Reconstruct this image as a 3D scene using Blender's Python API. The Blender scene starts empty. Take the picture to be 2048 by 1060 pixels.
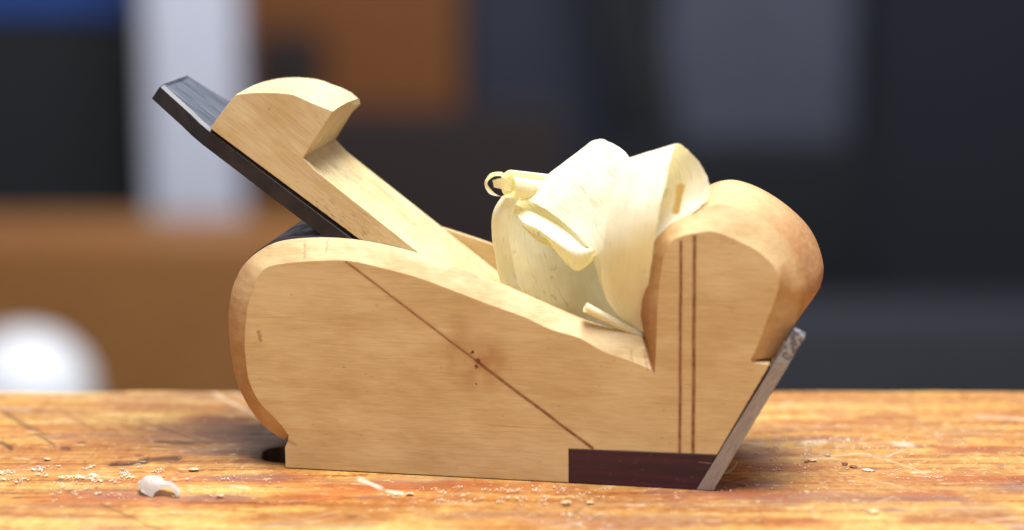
import bpy, bmesh, math, random
import numpy as np
from mathutils import Vector, Matrix, noise as mnoise
from mathutils.geometry import tessellate_polygon

random.seed(7)
rng = np.random.RandomState(11)
scene = bpy.context.scene
COL = scene.collection

# ---------------------------------------------------------------- camera geometry
K = 0.00013                     # metres per photo pixel on the near side of the plane
FPX = 4256.0                    # focal length in photo pixels
D = FPX * K
SPH = 0.203
PHI = math.asin(SPH)
TH = math.asin(0.171)           # the tool is turned a little, its nose nearer to us
ZC = 0.0583
FWD = Vector((0, math.cos(PHI), -math.sin(PHI)))
UP = Vector((0, math.sin(PHI), math.cos(PHI)))
RIGHT = Vector((1, 0, 0))
CAM = Vector((0, 0, ZC)) - FWD * D
EX = Vector((math.cos(TH), -math.sin(TH), 0))
EY = Vector((math.sin(TH), math.cos(TH), 0))


def ray(px, py):
    return FWD + RIGHT * ((px - 1024) / FPX) + UP * ((530 - py) / FPX)


def Lraw(px, py, t=0.0):
    d = ray(px, py)
    s = (t * K - CAM.dot(EY)) / d.dot(EY)
    p = CAM + d * s
    return Vector((p.dot(EX), t * K, p.z))


def onbench(px, py, z=0.0):
    d = ray(px, py)
    s = (z - CAM.z) / d.z
    return CAM + d * s


def atY(px, py, y):
    d = ray(px, py)
    s = (y - CAM.y) / d.y
    return CAM + d * s


W = 350.0
CH = 30.0
TC = 42.0
BASE = Vector((Lraw(900, 950).x, W * K / 2, 0.0))
ROOTPOS = EX * BASE.x + EY * BASE.y


def L(px, py, t=0.0):
    return Lraw(px, py, t) - BASE


def W2(p):                      # tool-local -> world
    q = p + BASE
    return EX * q.x + EY * q.y + Vector((0, 0, q.z))


# ---------------------------------------------------------------- object helpers
def tag(o, label=None, cat=None, group=None, kind=None):
    if label: o['label'] = label
    if cat: o['category'] = cat
    if group: o['group'] = group
    if kind: o['kind'] = kind
    return o


def finish(name, bm, mats, parent=None, smooth=True, angle=30, recalc=True, sharp=()):
    if recalc:
        bmesh.ops.recalc_face_normals(bm, faces=bm.faces)
    th = math.radians(angle)
    for e in bm.edges:
        if len(e.link_faces) == 2:
            e.smooth = e.calc_face_angle(0.0) < th
    for e in sharp:
        e.smooth = False
    for f in bm.faces:
        f.smooth = smooth
    me = bpy.data.meshes.new(name)
    bm.to_mesh(me)
    bm.free()
    for m in (mats if isinstance(mats, (list, tuple)) else [mats]):
        me.materials.append(m)
    o = bpy.data.objects.new(name, me)
    COL.objects.link(o)
    if parent:
        o.parent = parent
    return o


def empty(name, loc, rz=0.0):
    o = bpy.data.objects.new(name, None)
    o.empty_display_size = 0.02
    o.location = loc
    o.rotation_euler = (0, 0, rz)
    COL.objects.link(o)
    return o


def cr(p0, p1, p2, p3, t):
    return 0.5 * ((2 * p1) + (-p0 + p2) * t + (2 * p0 - 5 * p1 + 4 * p2 - p3) * t * t
                  + (-p0 + 3 * p1 - 3 * p2 + p3) * t ** 3)


def spline(pts, n):
    """pts (m,k) array -> catmull-rom samples, n per segment"""
    pts = np.asarray(pts, float)
    m = len(pts)
    out = []
    for i in range(m - 1):
        p0 = pts[i - 1] if i > 0 else 2 * pts[0] - pts[1]
        p3 = pts[i + 2] if i + 2 < m else 2 * pts[-1] - pts[-2]
        for j in range(n):
            out.append(cr(p0, pts[i], pts[i + 1], p3, j / n))
    out.append(pts[-1])
    return np.array(out)


# ---------------------------------------------------------------- node helper
class NT:
    def __init__(self, name):
        self.m = bpy.data.materials.new(name)
        self.m.use_nodes = True
        self.t = self.m.node_tree
        self.t.nodes.clear()
        self.out = self.t.nodes.new('ShaderNodeOutputMaterial')

    def n(self, typ, ins=None, **props):
        nd = self.t.nodes.new(typ)
        for k, v in props.items():
            setattr(nd, k, v)
        for k, v in (ins or {}).items():
            self.set(nd.inputs[k], v)
        return nd

    def set(self, sock, v):
        if isinstance(v, bpy.types.NodeSocket):
            self.t.links.new(v, sock)
        else:
            if isinstance(v, (tuple, list, Vector)) and len(v) == 3 and sock.type == 'RGBA':
                v = (*v, 1)
            sock.default_value = v

    def math(self, op, a, b=None, c=None, clamp=False):
        nd = self.n('ShaderNodeMath', operation=op, use_clamp=clamp)
        self.set(nd.inputs[0], a)
        if b is not None: self.set(nd.inputs[1], b)
        if c is not None: self.set(nd.inputs[2], c)
        return nd.outputs[0]

    def vmath(self, op, a, b=None, scale=None):
        nd = self.n('ShaderNodeVectorMath', operation=op)
        self.set(nd.inputs[0], a)
        if b is not None: self.set(nd.inputs[1], b)
        if scale is not None: self.set(nd.inputs[3], scale)
        return nd.outputs['Value'] if op in ('DOT_PRODUCT', 'LENGTH', 'DISTANCE') else nd.outputs[0]

    def coords(self, scale, rot=(0, 0, 0), loc=(0, 0, 0)):
        tc = self.n('ShaderNodeTexCoord')
        r = self.n('ShaderNodeMapping', {'Vector': tc.outputs['Object'], 'Rotation': rot})
        mp = self.n('ShaderNodeMapping', {'Vector': r.outputs[0], 'Scale': scale, 'Location': loc})
        return mp.outputs[0]

    def obj(self):
        return self.n('ShaderNodeTexCoord').outputs['Object']

    def noise(self, vec, scale=1.0, detail=4.0, rough=0.55, dist=0.0):
        return self.n('ShaderNodeTexNoise', {'Vector': vec, 'Scale': scale, 'Detail': detail,
                                             'Roughness': rough, 'Distortion': dist}).outputs['Fac']

    def mr(self, v, a, b, c=0.0, d=1.0, smooth=True):
        nd = self.n('ShaderNodeMapRange', {'Value': v, 'From Min': a, 'From Max': b, 'To Min': c, 'To Max': d},
                    interpolation_type='SMOOTHSTEP' if smooth else 'LINEAR')
        return nd.outputs[0]

    def mix(self, f, a, b, blend='MIX'):
        nd = self.n('ShaderNodeMix', data_type='RGBA', blend_type=blend)
        self.set(nd.inputs[0], f)
        self.set(nd.inputs[6], a)
        self.set(nd.inputs[7], b)
        return nd.outputs[2]

    def ramp(self, fac, stops):
        nd = self.n('ShaderNodeValToRGB', {'Fac': fac})
        e = nd.color_ramp.elements
        while len(e) < len(stops):
            e.new(0.5)
        for i, (p, c) in enumerate(stops):
            e[i].position = p
            e[i].color = (*c, 1)
        return nd.outputs[0]

    def attr(self, name):
        return self.n('ShaderNodeAttribute', attribute_name=name)

    def seg(self, p, a, b, w0, w1):
        """soft mask around the segment a-b (object space, y ignored)"""
        a = Vector((a.x, 0, a.z)); b = Vector((b.x, 0, b.z))
        ab = b - a
        pa = self.vmath('SUBTRACT', p, tuple(a))
        t = self.math('MULTIPLY', self.vmath('DOT_PRODUCT', pa, tuple(ab)), 1 / ab.length_squared, clamp=True)
        pr = self.n('ShaderNodeVectorMath', operation='SCALE')
        pr.inputs[0].default_value = tuple(ab)
        self.set(pr.inputs[3], t)
        d = self.vmath('DISTANCE', pa, pr.outputs[0])
        return self.mr(d, w0, w1, 1.0, 0.0)

    def blob(self, p, c, r0, r1):
        d = self.vmath('DISTANCE', p, (c.x, 0, c.z))
        return self.mr(d, r0, r1, 1.0, 0.0)

    def bump(self, h, strength=0.3, dist=0.0002, normal=None):
        nd = self.n('ShaderNodeBump', {'Height': h, 'Strength': strength, 'Distance': dist})
        if normal is not None:
            self.set(nd.inputs['Normal'], normal)
        return nd.outputs[0]

    def bevel(self, r):
        return self.n('ShaderNodeBevel', {'Radius': r}, samples=4).outputs[0]

    def surf(self, **ins):
        p = self.n('ShaderNodeBsdfPrincipled')
        for k, v in ins.items():
            self.set(p.inputs[k.replace('_', ' ')], v)
        self.t.links.new(p.outputs[0], self.out.inputs[0])
        return p


# ---------------------------------------------------------------- materials
def wood_mat(name, light, dark, rot=(0, 0, 0), marks=False, pores=0.0, rough=0.5, seed=0.0, bev=0.0004, endgrain_shade=0.0):
    m = NT(name)
    cz = m.coords((7, 60, 75), rot, (seed, seed * 2, 0))
    warp = m.noise(cz, 1.0, 3, 0.5)
    c2 = m.n('ShaderNodeMapping', {'Vector': m.coords((22, 260, 330), rot, (seed, 3, 1)),
                                   'Location': (0, 0, 0)}).outputs[0]
    c2 = m.vmath('ADD', c2, m.n('ShaderNodeCombineXYZ', {'Z': m.math('MULTIPLY', warp, 3.0)}).outputs[0])
    band = m.noise(c2, 1.0, 5, 0.6)
    fib = m.noise(m.coords((160, 1500, 2300), rot), 1.0, 3, 0.6)
    blot = m.noise(m.coords((38, 38, 55), rot), 1.0, 3, 0.5)
    f = m.math('ADD', m.math('MULTIPLY', band, 0.24), m.math('MULTIPLY', fib, 0.33))
    f = m.math('ADD', f, m.math('MULTIPLY', blot, 0.43))
    col = m.mix(m.mr(f, 0.36, 0.64), dark, light)
    # thin brown growth lines
    gl = m.noise(m.coords((9, 150, 240), rot, (4 + seed, 0, 2)), 1.0, 2, 0.4)
    gmask = m.math('MULTIPLY', m.mr(m.math('ABSOLUTE', m.math('SUBTRACT', gl, 0.5)), 0.0, 0.012, 1, 0),
                   m.mr(m.noise(m.coords((30, 60, 60), rot), 1.0, 2), 0.5, 0.68))
    col = m.mix(m.math('MULTIPLY', gmask, 0.45), col, (dark[0] * .8, dark[1] * .62, dark[2] * .5))
    # small specks of dirt
    sp = m.n('ShaderNodeTexVoronoi', {'Vector': m.coords((260, 900, 520), rot), 'Scale': 1.0}).outputs['Distance']
    spm = m.math('MULTIPLY', m.mr(sp, 0.07, 0.16, 1, 0), m.mr(m.noise(m.coords((130, 130, 130)), 1.0, 1), 0.52, 0.62))
    col = m.mix(m.math('MULTIPLY', spm, 0.3), col, (0.16, 0.07, 0.03))
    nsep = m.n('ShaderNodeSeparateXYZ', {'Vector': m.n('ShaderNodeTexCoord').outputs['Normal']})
    if endgrain_shade:
        eg = m.mr(m.math('ABSOLUTE', nsep.outputs[0]), 0.16, 0.80)  # end grain tone, deepened to stand in for shade on the carved ends
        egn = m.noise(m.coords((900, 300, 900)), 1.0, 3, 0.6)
        col = m.mix(m.math('MULTIPLY', eg, m.mr(egn, 0.2, 0.8, endgrain_shade * .7, endgrain_shade)), col, (0.30, 0.115, 0.035))
    flat = m.mr(m.math('ABSOLUTE', nsep.outputs[1]), 0.90, 0.985, 1.0, 0.25)
    h = m.math('ADD', m.math('MULTIPLY', fib, 0.6), m.math('MULTIPLY', band, 0.4))
    if pores:
        pr = m.noise(m.coords((420, 3300, 3300), rot), 1.0, 2, 0.5)
        pm = m.math('MULTIPLY', m.mr(pr, 0.56, 0.64), m.mr(m.noise(m.coords((60, 200, 110), rot), 1.0, 2), 0.42, 0.6))
        col = m.mix(m.math('MULTIPLY', pm, pores), col, (0.13, 0.06, 0.025))
    if marks:
        p0 = m.obj()
        sep = m.n('ShaderNodeSeparateXYZ', {'Vector': p0})
        p = m.n('ShaderNodeCombineXYZ', {'X': sep.outputs[0], 'Z': sep.outputs[2]}).outputs[0]
        # figure swirling around the pin knot
        k = L(955, 724)
        halo = m.blob(p, k, 0.0, 0.0125)
        sw = m.noise(m.coords((120, 60, 90), (0, 0.5, 0)), 1.0, 3)
        col = m.mix(m.math('MULTIPLY', halo, m.mr(sw, 0.35, 0.65, 0.15, 1.0)), col, (0.36, 0.15, 0.045))
        up = m.seg(p, L(948, 640), L(951, 690), 0.001, 0.006)
        col = m.mix(m.math('MULTIPLY', up, 0.35), col, (0.56, 0.37, 0.19))
        dk = m.seg(p, L(915, 640), L(925, 690), 0.0005, 0.0045)
        col = m.mix(m.math('MULTIPLY', dk, 0.3), col, (0.33, 0.17, 0.05))
        edge = m.math('MULTIPLY', m.math('SUBTRACT', m.noise(m.coords((1500, 1500, 1500)), 1.0, 2), 0.5), 0.0012)
        wob = m.vmath('ADD', p, m.n('ShaderNodeCombineXYZ', {'X': edge, 'Z': edge}).outputs[0])
        cur = None
        for (x, y, r) in ((956, 722, 6.5), (953, 733, 4.5), (945, 705, 3.6), (952, 768, 2.6)):
            b = m.blob(wob, L(x, y), r * K * .55, r * K * 1.25)
            cur = b if cur is None else m.math('MAXIMUM', cur, b)
        col = m.mix(m.math('MULTIPLY', cur, 0.93), col, (0.065, 0.018, 0.012))
        col = m.mix(m.math('MULTIPLY', m.blob(wob, L(953, 735), 0.0, 2.0 * K), 0.6), col, (0.42, 0.3, 0.2))
        fl = m.seg(wob, L(517, 664), L(521, 680), 2.5 * K, 5.5 * K)
        col = m.mix(m.math('MULTIPLY', fl, 0.6), col, (0.28, 0.13, 0.045))
        for a, b, w in ((L(609, 488, 20), L(611, 513, 10), 2.2), (L(654, 480, 20), L(652, 503, 10), 1.8), 
                        (L(1262, 700, 14), L(1266, 722, 6), 1.4), (L(1288, 700, 16), L(1296, 738, 4), 2.0), (L(572, 878), L(590, 890), 3.0)):
            col = m.mix(m.math('MULTIPLY', m.seg(wob, a, b, 0.0, w * K * 2.2), 0.42), col, (0.22, 0.11, 0.055))
        # joint lines of the laminated sides (shallow grooves)
        lines = None
        wig = m.math('MULTIPLY', m.math('SUBTRACT', m.noise(m.coords((90, 90, 90)), 1.0, 2), 0.5), 0.0004)
        pw = m.vmath('ADD', p, m.n('ShaderNodeCombineXYZ', {'X': wig, 'Z': wig}).outputs[0])
        for a, b, w, s in ((L(692, 524), L(952, 722), 2.2, 0.72), (L(955, 724), L(1184, 897), 2.9, 0.92),
                        (L(1362, 484), L(1359, 905), 2.7, 0.93), (L(1389, 474), L(1386, 905), 3.2, 0.97)):
            sm = m.math('MULTIPLY', m.seg(pw, a, b, w * K * .55, w * K * 1.55), s)
            lines = sm if lines is None else m.math('MAXIMUM', lines, sm)
        tone = m.mr(m.noise(m.coords((500, 500, 500)), 1.0, 2), 0.25, 0.75, 0.7, 1.0)
        near = m.mr(sep.outputs[1], -W * K / 2 + 12 * K, -W * K / 2 + 30 * K, 1, 0)
        lines = m.math('MULTIPLY', m.math('MULTIPLY', lines, tone), near)
        col = m.mix(lines, col, (0.05, 0.012, 0.006))
        warm = None
        for a, b in ((L(1362, 484), L(1359, 905)), (L(1389, 474), L(1386, 905)), (L(692, 524), L(1184, 897))):
            sm = m.seg(p, a, b, 0.0, 10 * K)
            warm = sm if warm is None else m.math('MAXIMUM', warm, sm)
        col = m.mix(m.math('MULTIPLY', m.math('MULTIPLY', warm, near), 0.28), col, (0.42, 0.17, 0.05))
        h = m.math('SUBTRACT', h, m.math('MULTIPLY', lines, 1.6))
    lowf = m.noise(m.coords((110, 110, 110)), 1.0, 2, 0.5)
    lowf = m.math('MULTIPLY', lowf, flat)
    vf = m.n('ShaderNodeTexVoronoi', {'Vector': m.coords((85, 85, 85)), 'Scale': 1.0, 'Smoothness': 0.3}, feature='SMOOTH_F1').outputs['Distance']
    lowf = m.math('ADD', lowf, m.math('MULTIPLY', m.math('MULTIPLY', vf, flat), 0.7))
    nb = m.bump(lowf, 0.8, 0.0012, m.bevel(bev) if bev else None)
    nb = m.bump(h, 0.30, 0.00012, nb)
    m.surf(Base_Color=col, Roughness=m.mr(fib, 0.3, 0.7, rough - .06, rough + .1), Normal=nb, **{'Specular_IOR_Level': 0.35})
    return m.m


MAPLE = wood_mat('pale_maple', (0.64, 0.465, 0.235), (0.50, 0.33, 0.145), marks=True, endgrain_shade=0.92)
MAPLE_IN = wood_mat('pale_maple_inside', (0.58, 0.375, 0.165), (0.44, 0.25, 0.095), seed=3.0)
BED = wood_mat('dark_stained_wood', (0.045, 0.035, 0.038), (0.022, 0.017, 0.02), rough=0.33, seed=5.0)
WEDGE_ANG = math.atan2(354 - 187, 625 - 427)
WEDGE = wood_mat('wedge_wood', (0.66, 0.53, 0.30), (0.53, 0.37, 0.165), rot=(0, -math.radians(38), 0), pores=0.5, seed=8.0, rough=0.45)


def purple_mat():
    m = NT('purple_hardwood')
    a = m.noise(m.coords((25, 400, 500)), 1.0, 4)
    b = m.noise(m.coords((500, 900, 1200)), 1.0, 2)
    col = m.mix(m.mr(a, 0.35, 0.7), (0.020, 0.004, 0.012), (0.046, 0.008, 0.020))
    col = m.mix(m.mr(b, 0.62, 0.75, 0, 0.5), col, (0.13, 0.045, 0.04))
    # a paler scratch near the nose
    sep = m.n('ShaderNodeSeparateXYZ', {'Vector': m.obj()})
    p = m.n('ShaderNodeCombineXYZ', {'X': sep.outputs[0], 'Z': sep.outputs[2]}).outputs[0]
    s = m.seg(p, L(1398, 924), L(1424, 927), 0.3 * K, 1.6 * K)
    col = m.mix(m.math('MULTIPLY', s, 0.5), col, (0.35, 0.2, 0.16))
    m.surf(Base_Color=col, Roughness=0.42, Normal=m.bump(b, 0.25, 0.0001, m.bevel(0.0003)))
    return m.m


PURPLE = purple_mat()


def steel_plate_mat():
    m = NT('sawn_steel')
    n1 = m.noise(m.coords((2500, 2500, 300), (0, math.radians(-30), 0)), 1.0, 3)
    n2 = m.noise(m.coords((420, 420, 420)), 1.0, 4, 0.7)
    sep = m.n('ShaderNodeSeparateXYZ', {'Vector': m.obj()})
    top = m.mr(sep.outputs[2], L(1540, 730).z - 0.0004, L(1540, 728).z + 0.0008)
    pit = m.math('MULTIPLY', top, m.mr(n2, 0.47, 0.55))
    col = m.mix(m.mr(n1, 0.3, 0.7), (0.25, 0.225, 0.21), (0.34, 0.31, 0.29))
    col = m.mix(m.math('MULTIPLY', top, 0.6), col, (0.33, 0.34, 0.38))
    col = m.mix(m.math('MULTIPLY', pit, 0.8), col, (0.07, 0.07, 0.09))
    h = m.math('ADD', m.math('MULTIPLY', n1, 0.3), m.math('MULTIPLY', pit, -1.0))
    m.surf(Base_Color=col, Metallic=0.4, Roughness=0.5, Normal=m.bump(h, 0.5, 0.0003, m.bevel(0.0002)))
    return m.m


PLATE = steel_plate_mat()


def blade_mats():
    m = NT('brushed_steel')
    r = (0, -math.radians(38), 0)
    n1 = m.noise(m.coords((35, 2600, 2600), r), 1.0, 4, 0.65)
    n2 = m.noise(m.coords((30, 240, 240), r), 1.0, 3)
    col = m.mix(m.mr(n1, 0.3, 0.7), (0.17, 0.19, 0.24), (0.30, 0.33, 0.40))
    col = m.mix(m.mr(n2, 0.45, 0.65, 0.0, 0.6), col, (0.12, 0.13, 0.16))
    m.surf(Base_Color=col, Metallic=0.9, Roughness=m.mr(n1, 0.2, 0.8, 0.30, 0.5), Normal=m.bump(n1, 0.5, 0.00008))
    a = m.m
    m = NT('blackened_steel')
    n = m.noise(m.coords((90, 90, 90)), 1.0, 5, 0.65)
    s = m.noise(m.coords((1400, 1400, 1400)), 1.0, 2)
    col = m.mix(m.mr(n, 0.35, 0.7), (0.012, 0.011, 0.014), (0.035, 0.028, 0.028))
    col = m.mix(m.mr(s, 0.72, 0.8, 0, 0.7), col, (0.22, 0.2, 0.2))
    m.surf(Base_Color=col, Metallic=0.3, Roughness=0.42, Normal=m.bump(n, 0.4, 0.0003, m.bevel(0.0003)))
    return a, m.m


STEEL, BLACK = blade_mats()


def shaving_mat(name='thin_wood_shaving', base=(0.96, 0.945, 0.85), thru=(1.0, 0.94, 0.50), tf=0.48):
    m = NT(name)
    at = m.attr('UVMap')
    uv = m.n('ShaderNodeUVMap', uv_map='UVMap').outputs[0]
    g1 = m.noise(m.n('ShaderNodeMapping', {'Vector': uv, 'Scale': (5, 120, 1)}).outputs[0], 1.0, 3, 0.6)
    g2 = m.noise(m.n('ShaderNodeMapping', {'Vector': uv, 'Scale': (2.0, 17, 1)}).outputs[0], 1.0, 3, 0.5)
    mott = m.noise(m.coords((260, 260, 260)), 1.0, 3)
    spk = m.noise(m.coords((1600, 1600, 1600)), 1.0, 2)
    tone = m.mr(m.math('ADD', m.math('MULTIPLY', g1, 0.45), m.math('MULTIPLY', mott, 0.55)), 0.35, 0.65)
    c1 = m.mix(tone, (base[0] * .96, base[1] * .94, base[2] * .88), base)
    c2 = m.mix(tone, (thru[0] * .93, thru[1] * .89, thru[2] * .78), thru)
    chk = m.math('MULTIPLY', m.mr(m.math('ABSOLUTE', m.math('SUBTRACT', g2, 0.5)), 0.0, 0.020, 1, 0),
                 m.mr(mott, 0.45, 0.56))
    spm = m.mr(spk, 0.70, 0.78, 0, 0.22)
    c1 = m.mix(m.math('MULTIPLY', chk, 0.6), c1, (0.62, 0.50, 0.27))
    c2 = m.mix(m.math('MAXIMUM', m.math('MULTIPLY', chk, 0.5), spm), c2, (0.5, 0.36, 0.12))
    nb = m.bump(m.math('ADD', m.math('ADD', m.math('MULTIPLY', g1, 0.35), m.math('MULTIPLY', g2, 1.5)), m.math('MULTIPLY', spk, 0.3)), 0.45, 0.0003)
    d = m.n('ShaderNodeBsdfPrincipled', {'Base Color': c1, 'Roughness': 0.45, 'Specular IOR Level': 0.4, 'Normal': nb})
    t = m.n('ShaderNodeBsdfTranslucent', {'Color': c2, 'Normal': nb})
    mx = m.n('ShaderNodeMixShader')
    tfac = m.math('ADD', tf - 0.08, m.math('MULTIPLY', tone, 0.16))
    m.set(mx.inputs[0], tfac)
    m.t.links.new(d.outputs[0], mx.inputs[1]); m.t.links.new(t.outputs[0], mx.inputs[2])
    tr = m.n('ShaderNodeBsdfTransparent', {'Color': (1.0, 0.95, 0.75)})
    mx2 = m.n('ShaderNodeMixShader')
    mx2.inputs[0].default_value = 0.04
    m.t.links.new(mx.outputs[0], mx2.inputs[1]); m.t.links.new(tr.outputs[0], mx2.inputs[2])
    m.t.links.new(mx2.outputs[0], m.out.inputs[0])
    return m.m


SHAVE = shaving_mat()
SHAVE_SHADED = shaving_mat('shaded_yellow_shaving', (0.72, 0.56, 0.22), (0.8, 0.6, 0.2), 0.4)  # darker copy of the shaving material, shade put into its colour
SHAVE_PALE = shaving_mat('pale_shaving', (0.66, 0.62, 0.58), (0.7, 0.64, 0.56), 0.35)


def plain(name, c, rough=0.6, var=0.15, scale=30, metal=0.0):
    m = NT(name)
    n = m.noise(m.coords((scale, scale, scale)), 1.0, 4)
    lo = tuple(x * (1 - var) for x in c); hi = tuple(min(1, x * (1 + var)) for x in c)
    m.surf(Base_Color=m.mix(m.mr(n, 0.3, 0.7), lo, hi), Roughness=rough, Metallic=metal)
    return m.m


# ================================================================= THE BENCH
YFAR = onbench(1024, 775).y


def lat(x, y, seed=0):
    r = np.random.RandomState(seed).rand(64, 64)
    xi = np.floor(x).astype(int); yi = np.floor(y).astype(int)
    fx = x - xi; fy = y - yi
    fx = fx * fx * (3 - 2 * fx); fy = fy * fy * (3 - 2 * fy)
    a = r[xi % 64, yi % 64]; b = r[(xi + 1) % 64, yi % 64]
    c = r[xi % 64, (yi + 1) % 64]; d = r[(xi + 1) % 64, (yi + 1) % 64]
    return (a * (1 - fx) + b * fx) * (1 - fy) + (c * (1 - fx) + d * fx) * fy


def fbm(x, y, seed=0, o=4):
    s = 0; a = 1.0; t = 0
    for i in range(o):
        s = s + a * lat(x * 2 ** i, y * 2 ** i, seed + i); t += a; a *= .55
    return s / t


def sst(v, a, b):
    t = np.clip((v - a) / (b - a), 0, 1)
    return t * t * (3 - 2 * t)


def build_bench():
    xs = np.concatenate([np.linspace(-0.75, -0.19, 40), np.linspace(-0.189, 0.189, 1000), np.linspace(0.19, 0.75, 40)])
    ys = np.concatenate([np.linspace(-0.42, -0.085, 24), np.linspace(-0.084, YFAR - 0.004, 340)])
    # rounded arris and back face
    R = 0.004
    arc = [(YFAR - 0.004 + R * math.sin(a), -R * (1 - math.cos(a))) for a in np.linspace(0.15, math.pi / 2, 10)]
    ylist = list(ys) + [a[0] for a in arc] + [YFAR, YFAR, YFAR - 0.02, -0.40, -0.42, -0.42]
    zlist = [0.0] * len(ys) + [a[1] for a in arc] + [-0.02, -0.09, -0.095, -0.095, -0.09, -0.001]
    ntop = len(ys) + len(arc)
    Y1 = np.array(ylist); Z1 = np.array(zlist)
    X, Yg = np.meshgrid(xs, Y1)
    _, Zg = np.meshgrid(xs, Z1)
    X = X.copy(); Yg = Yg.copy(); Zg = Zg.copy()
    row = np.arange(len(Y1))[:, None]
    top = (row < ntop)
    # wandering far edge
    ew = (fbm(X * 14 + 7, X * 0 + 3.3, 5, 3) - 0.5) * 0.012 + (fbm(X * 70 + 1, X * 0 + 9.3, 8, 2) - 0.5) * 0.0022
    far = sst(Yg, YFAR - 0.06, YFAR - 0.004)
    Yg = Yg + ew * far * (row < len(Y1) - 5)
    # gentle hollows and the raised grain
    Zg = Zg + top * ((fbm(X * 9, Yg * 18, 21, 3) - 0.5) * 0.0012 + (fbm(X * 40, Yg * 420, 31, 3) - 0.5) * 0.00022) \
        * (1 - 0.0 * X) - 0.0002 * top
    # keep it flat under the tool
    dark = np.zeros_like(X); light = np.zeros_like(X); red = np.zeros_like(X); grey = np.zeros_like(X); gold = np.zeros_like(X)
    wx = X + (fbm(X * 60, Yg * 150, 41, 3) - 0.5) * 0.004
    wy = Yg + (fbm(X * 90, Yg * 120, 45, 3) - 0.5) * 0.005

    def segd(p, q, xx, yy):
        a = onbench(*p); b = onbench(*q)
        S = 0.21          # boards are worn in long flat patches: widths are given foreshortened
        abx, aby = b.x - a.x, (b.y - a.y) * S
        l2 = abx * abx + aby * aby + 1e-12
        t = np.clip(((xx - a.x) * abx + (yy - a.y) * S * aby) / l2, 0, 1)
        return np.hypot(xx - a.x - t * abx, (yy - a.y) * S - t * aby), t

    def seg(arr, p, q, w, s, warp=0.3, fade=True):
        xx = X + (wx - X) * warp; yy = Yg + (wy - Yg) * warp
        d, t = segd(p, q, xx, yy)
        w = w * K
        v = s * (1 - sst(d, w * .35, w * 1.3))
        if fade:
            v = v * np.minimum(1, np.sin(np.clip(t, 0.02, .98) * math.pi) * 2.2)
        np.maximum(arr, v, out=arr)

    def blob(arr, px, py, rx, ry, s, warp=1.0, seed=1):
        c = onbench(px, py)
        e = onbench(px, py + 5)
        sy = abs(e.y - c.y) / 5; sx = abs(onbench(px + 5, py).x - c.x) / 5
        xx = X + (wx - X) * warp; yy = Yg + (wy - Yg) * warp
        d = np.hypot((xx - c.x) / (rx * sx), (yy - c.y) / (ry * sy))
        tex = 0.45 + 0.9 * (fbm(X * 120 + seed, Yg * 700, 60 + seed, 4) - 0.15)
        np.maximum(arr, s * (1 - sst(d, 0.45, 1.25)) * np.clip(tex, 0, 1), out=arr)

    # red-brown stains with the tool's shadow painted in, purple wear with painted sheen
    for (a, b, c, d, s) in ((700, 975, 175, 16, 1.0), (640, 988, 90, 14, .9), (560, 958, 110, 14, .8), (1450, 972, 80, 22, 1.0),
                            (230, 993, 170, 15, .9), (90, 1000, 120, 12, .6), (330, 958, 160, 16, .55), (800, 990, 160, 12, .6),
                            (300, 868, 220, 8, .55), (120, 862, 150, 8, .5), (390, 833, 60, 10, .7), (60, 935, 170, 10, .5),
                            (1560, 905, 120, 10, .5), (1500, 990, 160, 8, .9), (450, 958, 140, 9, .7), (150, 910, 260, 7, .45),
                            (1950, 950, 160, 8, .5), (1380, 995, 120, 10, .55), (60, 852, 120, 7, .6)):
        blob(red, a, b, c, d, s, seed=a % 17)
    for (a, b, c, d, s) in ((470, 867, 130, 11, .8), (130, 872, 40, 6, .7), (330, 802, 200, 15, .35), (420, 860, 160, 24, .5),
                            (500, 955, 120, 8, .9), (430, 992, 110, 9, .9), (250, 985, 130, 9, .5), (100, 815, 200, 14, .35),
                            (400, 879, 190, 5, .8), (1600, 855, 120, 7, .5), (1690, 880, 90, 9, .45), (1810, 890, 80, 8, .6),
                            (1250, 1040, 230, 17, .75), (1920, 860, 90, 8, .5), (1530, 880, 60, 8, .5), (1790, 1022, 40, 7, .8),
                            (740, 992, 40, 4, .9), (80, 1010, 200, 5, .3), (900, 1048, 50, 5, .5), (130, 1032, 40, 5, .6),
                            (210, 868, 60, 8, .5)):
        blob(grey, a, b, c, d, s, seed=a % 13)
    for (a, b, c, d, s) in ((160, 1040, 330, 26, .9), (800, 1030, 300, 22, .9), (620, 1030, 180, 24, .5), (1600, 1030, 420, 26, .9),
                            (1900, 1045, 300, 24, .9), (1650, 805, 260, 10, .8), (300, 790, 420, 12, .8), (1950, 905, 170, 8, .8),
                            (1780, 968, 50, 8, .8), (1200, 1018, 260, 8, .8), (440, 778, 120, 8, .8), (1000, 1010, 300, 8, .7)):
        blob(gold, a, b, c, d, s, seed=a % 11)
    # long grain streaks (latewood)
    for (x0, y0, x1, y1, w, s) in ((820, 976, 1420, 992, 24, .85), (860, 1003, 1450, 1012, 22, .8), (1430, 984, 2100, 986, 20, .8),
                                   (1440, 950, 2150, 955, 34, .6), (1620, 850, 2150, 853, 26, .45), (-50, 865, 380, 862, 22, .45),
                                   (-50, 915, 300, 914, 26, .6), (300, 919, 560, 917, 14, .7), (-60, 893, 420, 886, 12, .4),
                                   (1540, 828, 2150, 838, 18, .35), (1520, 870, 2150, 880, 16, .3), (1480, 1012, 2100, 1006, 14, .4),
                                   (380, 868, 620, 869, 10, .8), (1500, 930, 2100, 928, 14, .3), (-40, 945, 400, 940, 14, .3),
                                   (500, 940, 640, 948, 16, .6), (-40, 835, 300, 838, 12, .35), (-60, 975, 300, 980, 14, .4)):
        seg(dark, (x0, y0), (x1, y1), w, s * .62, 1.0)
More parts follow.
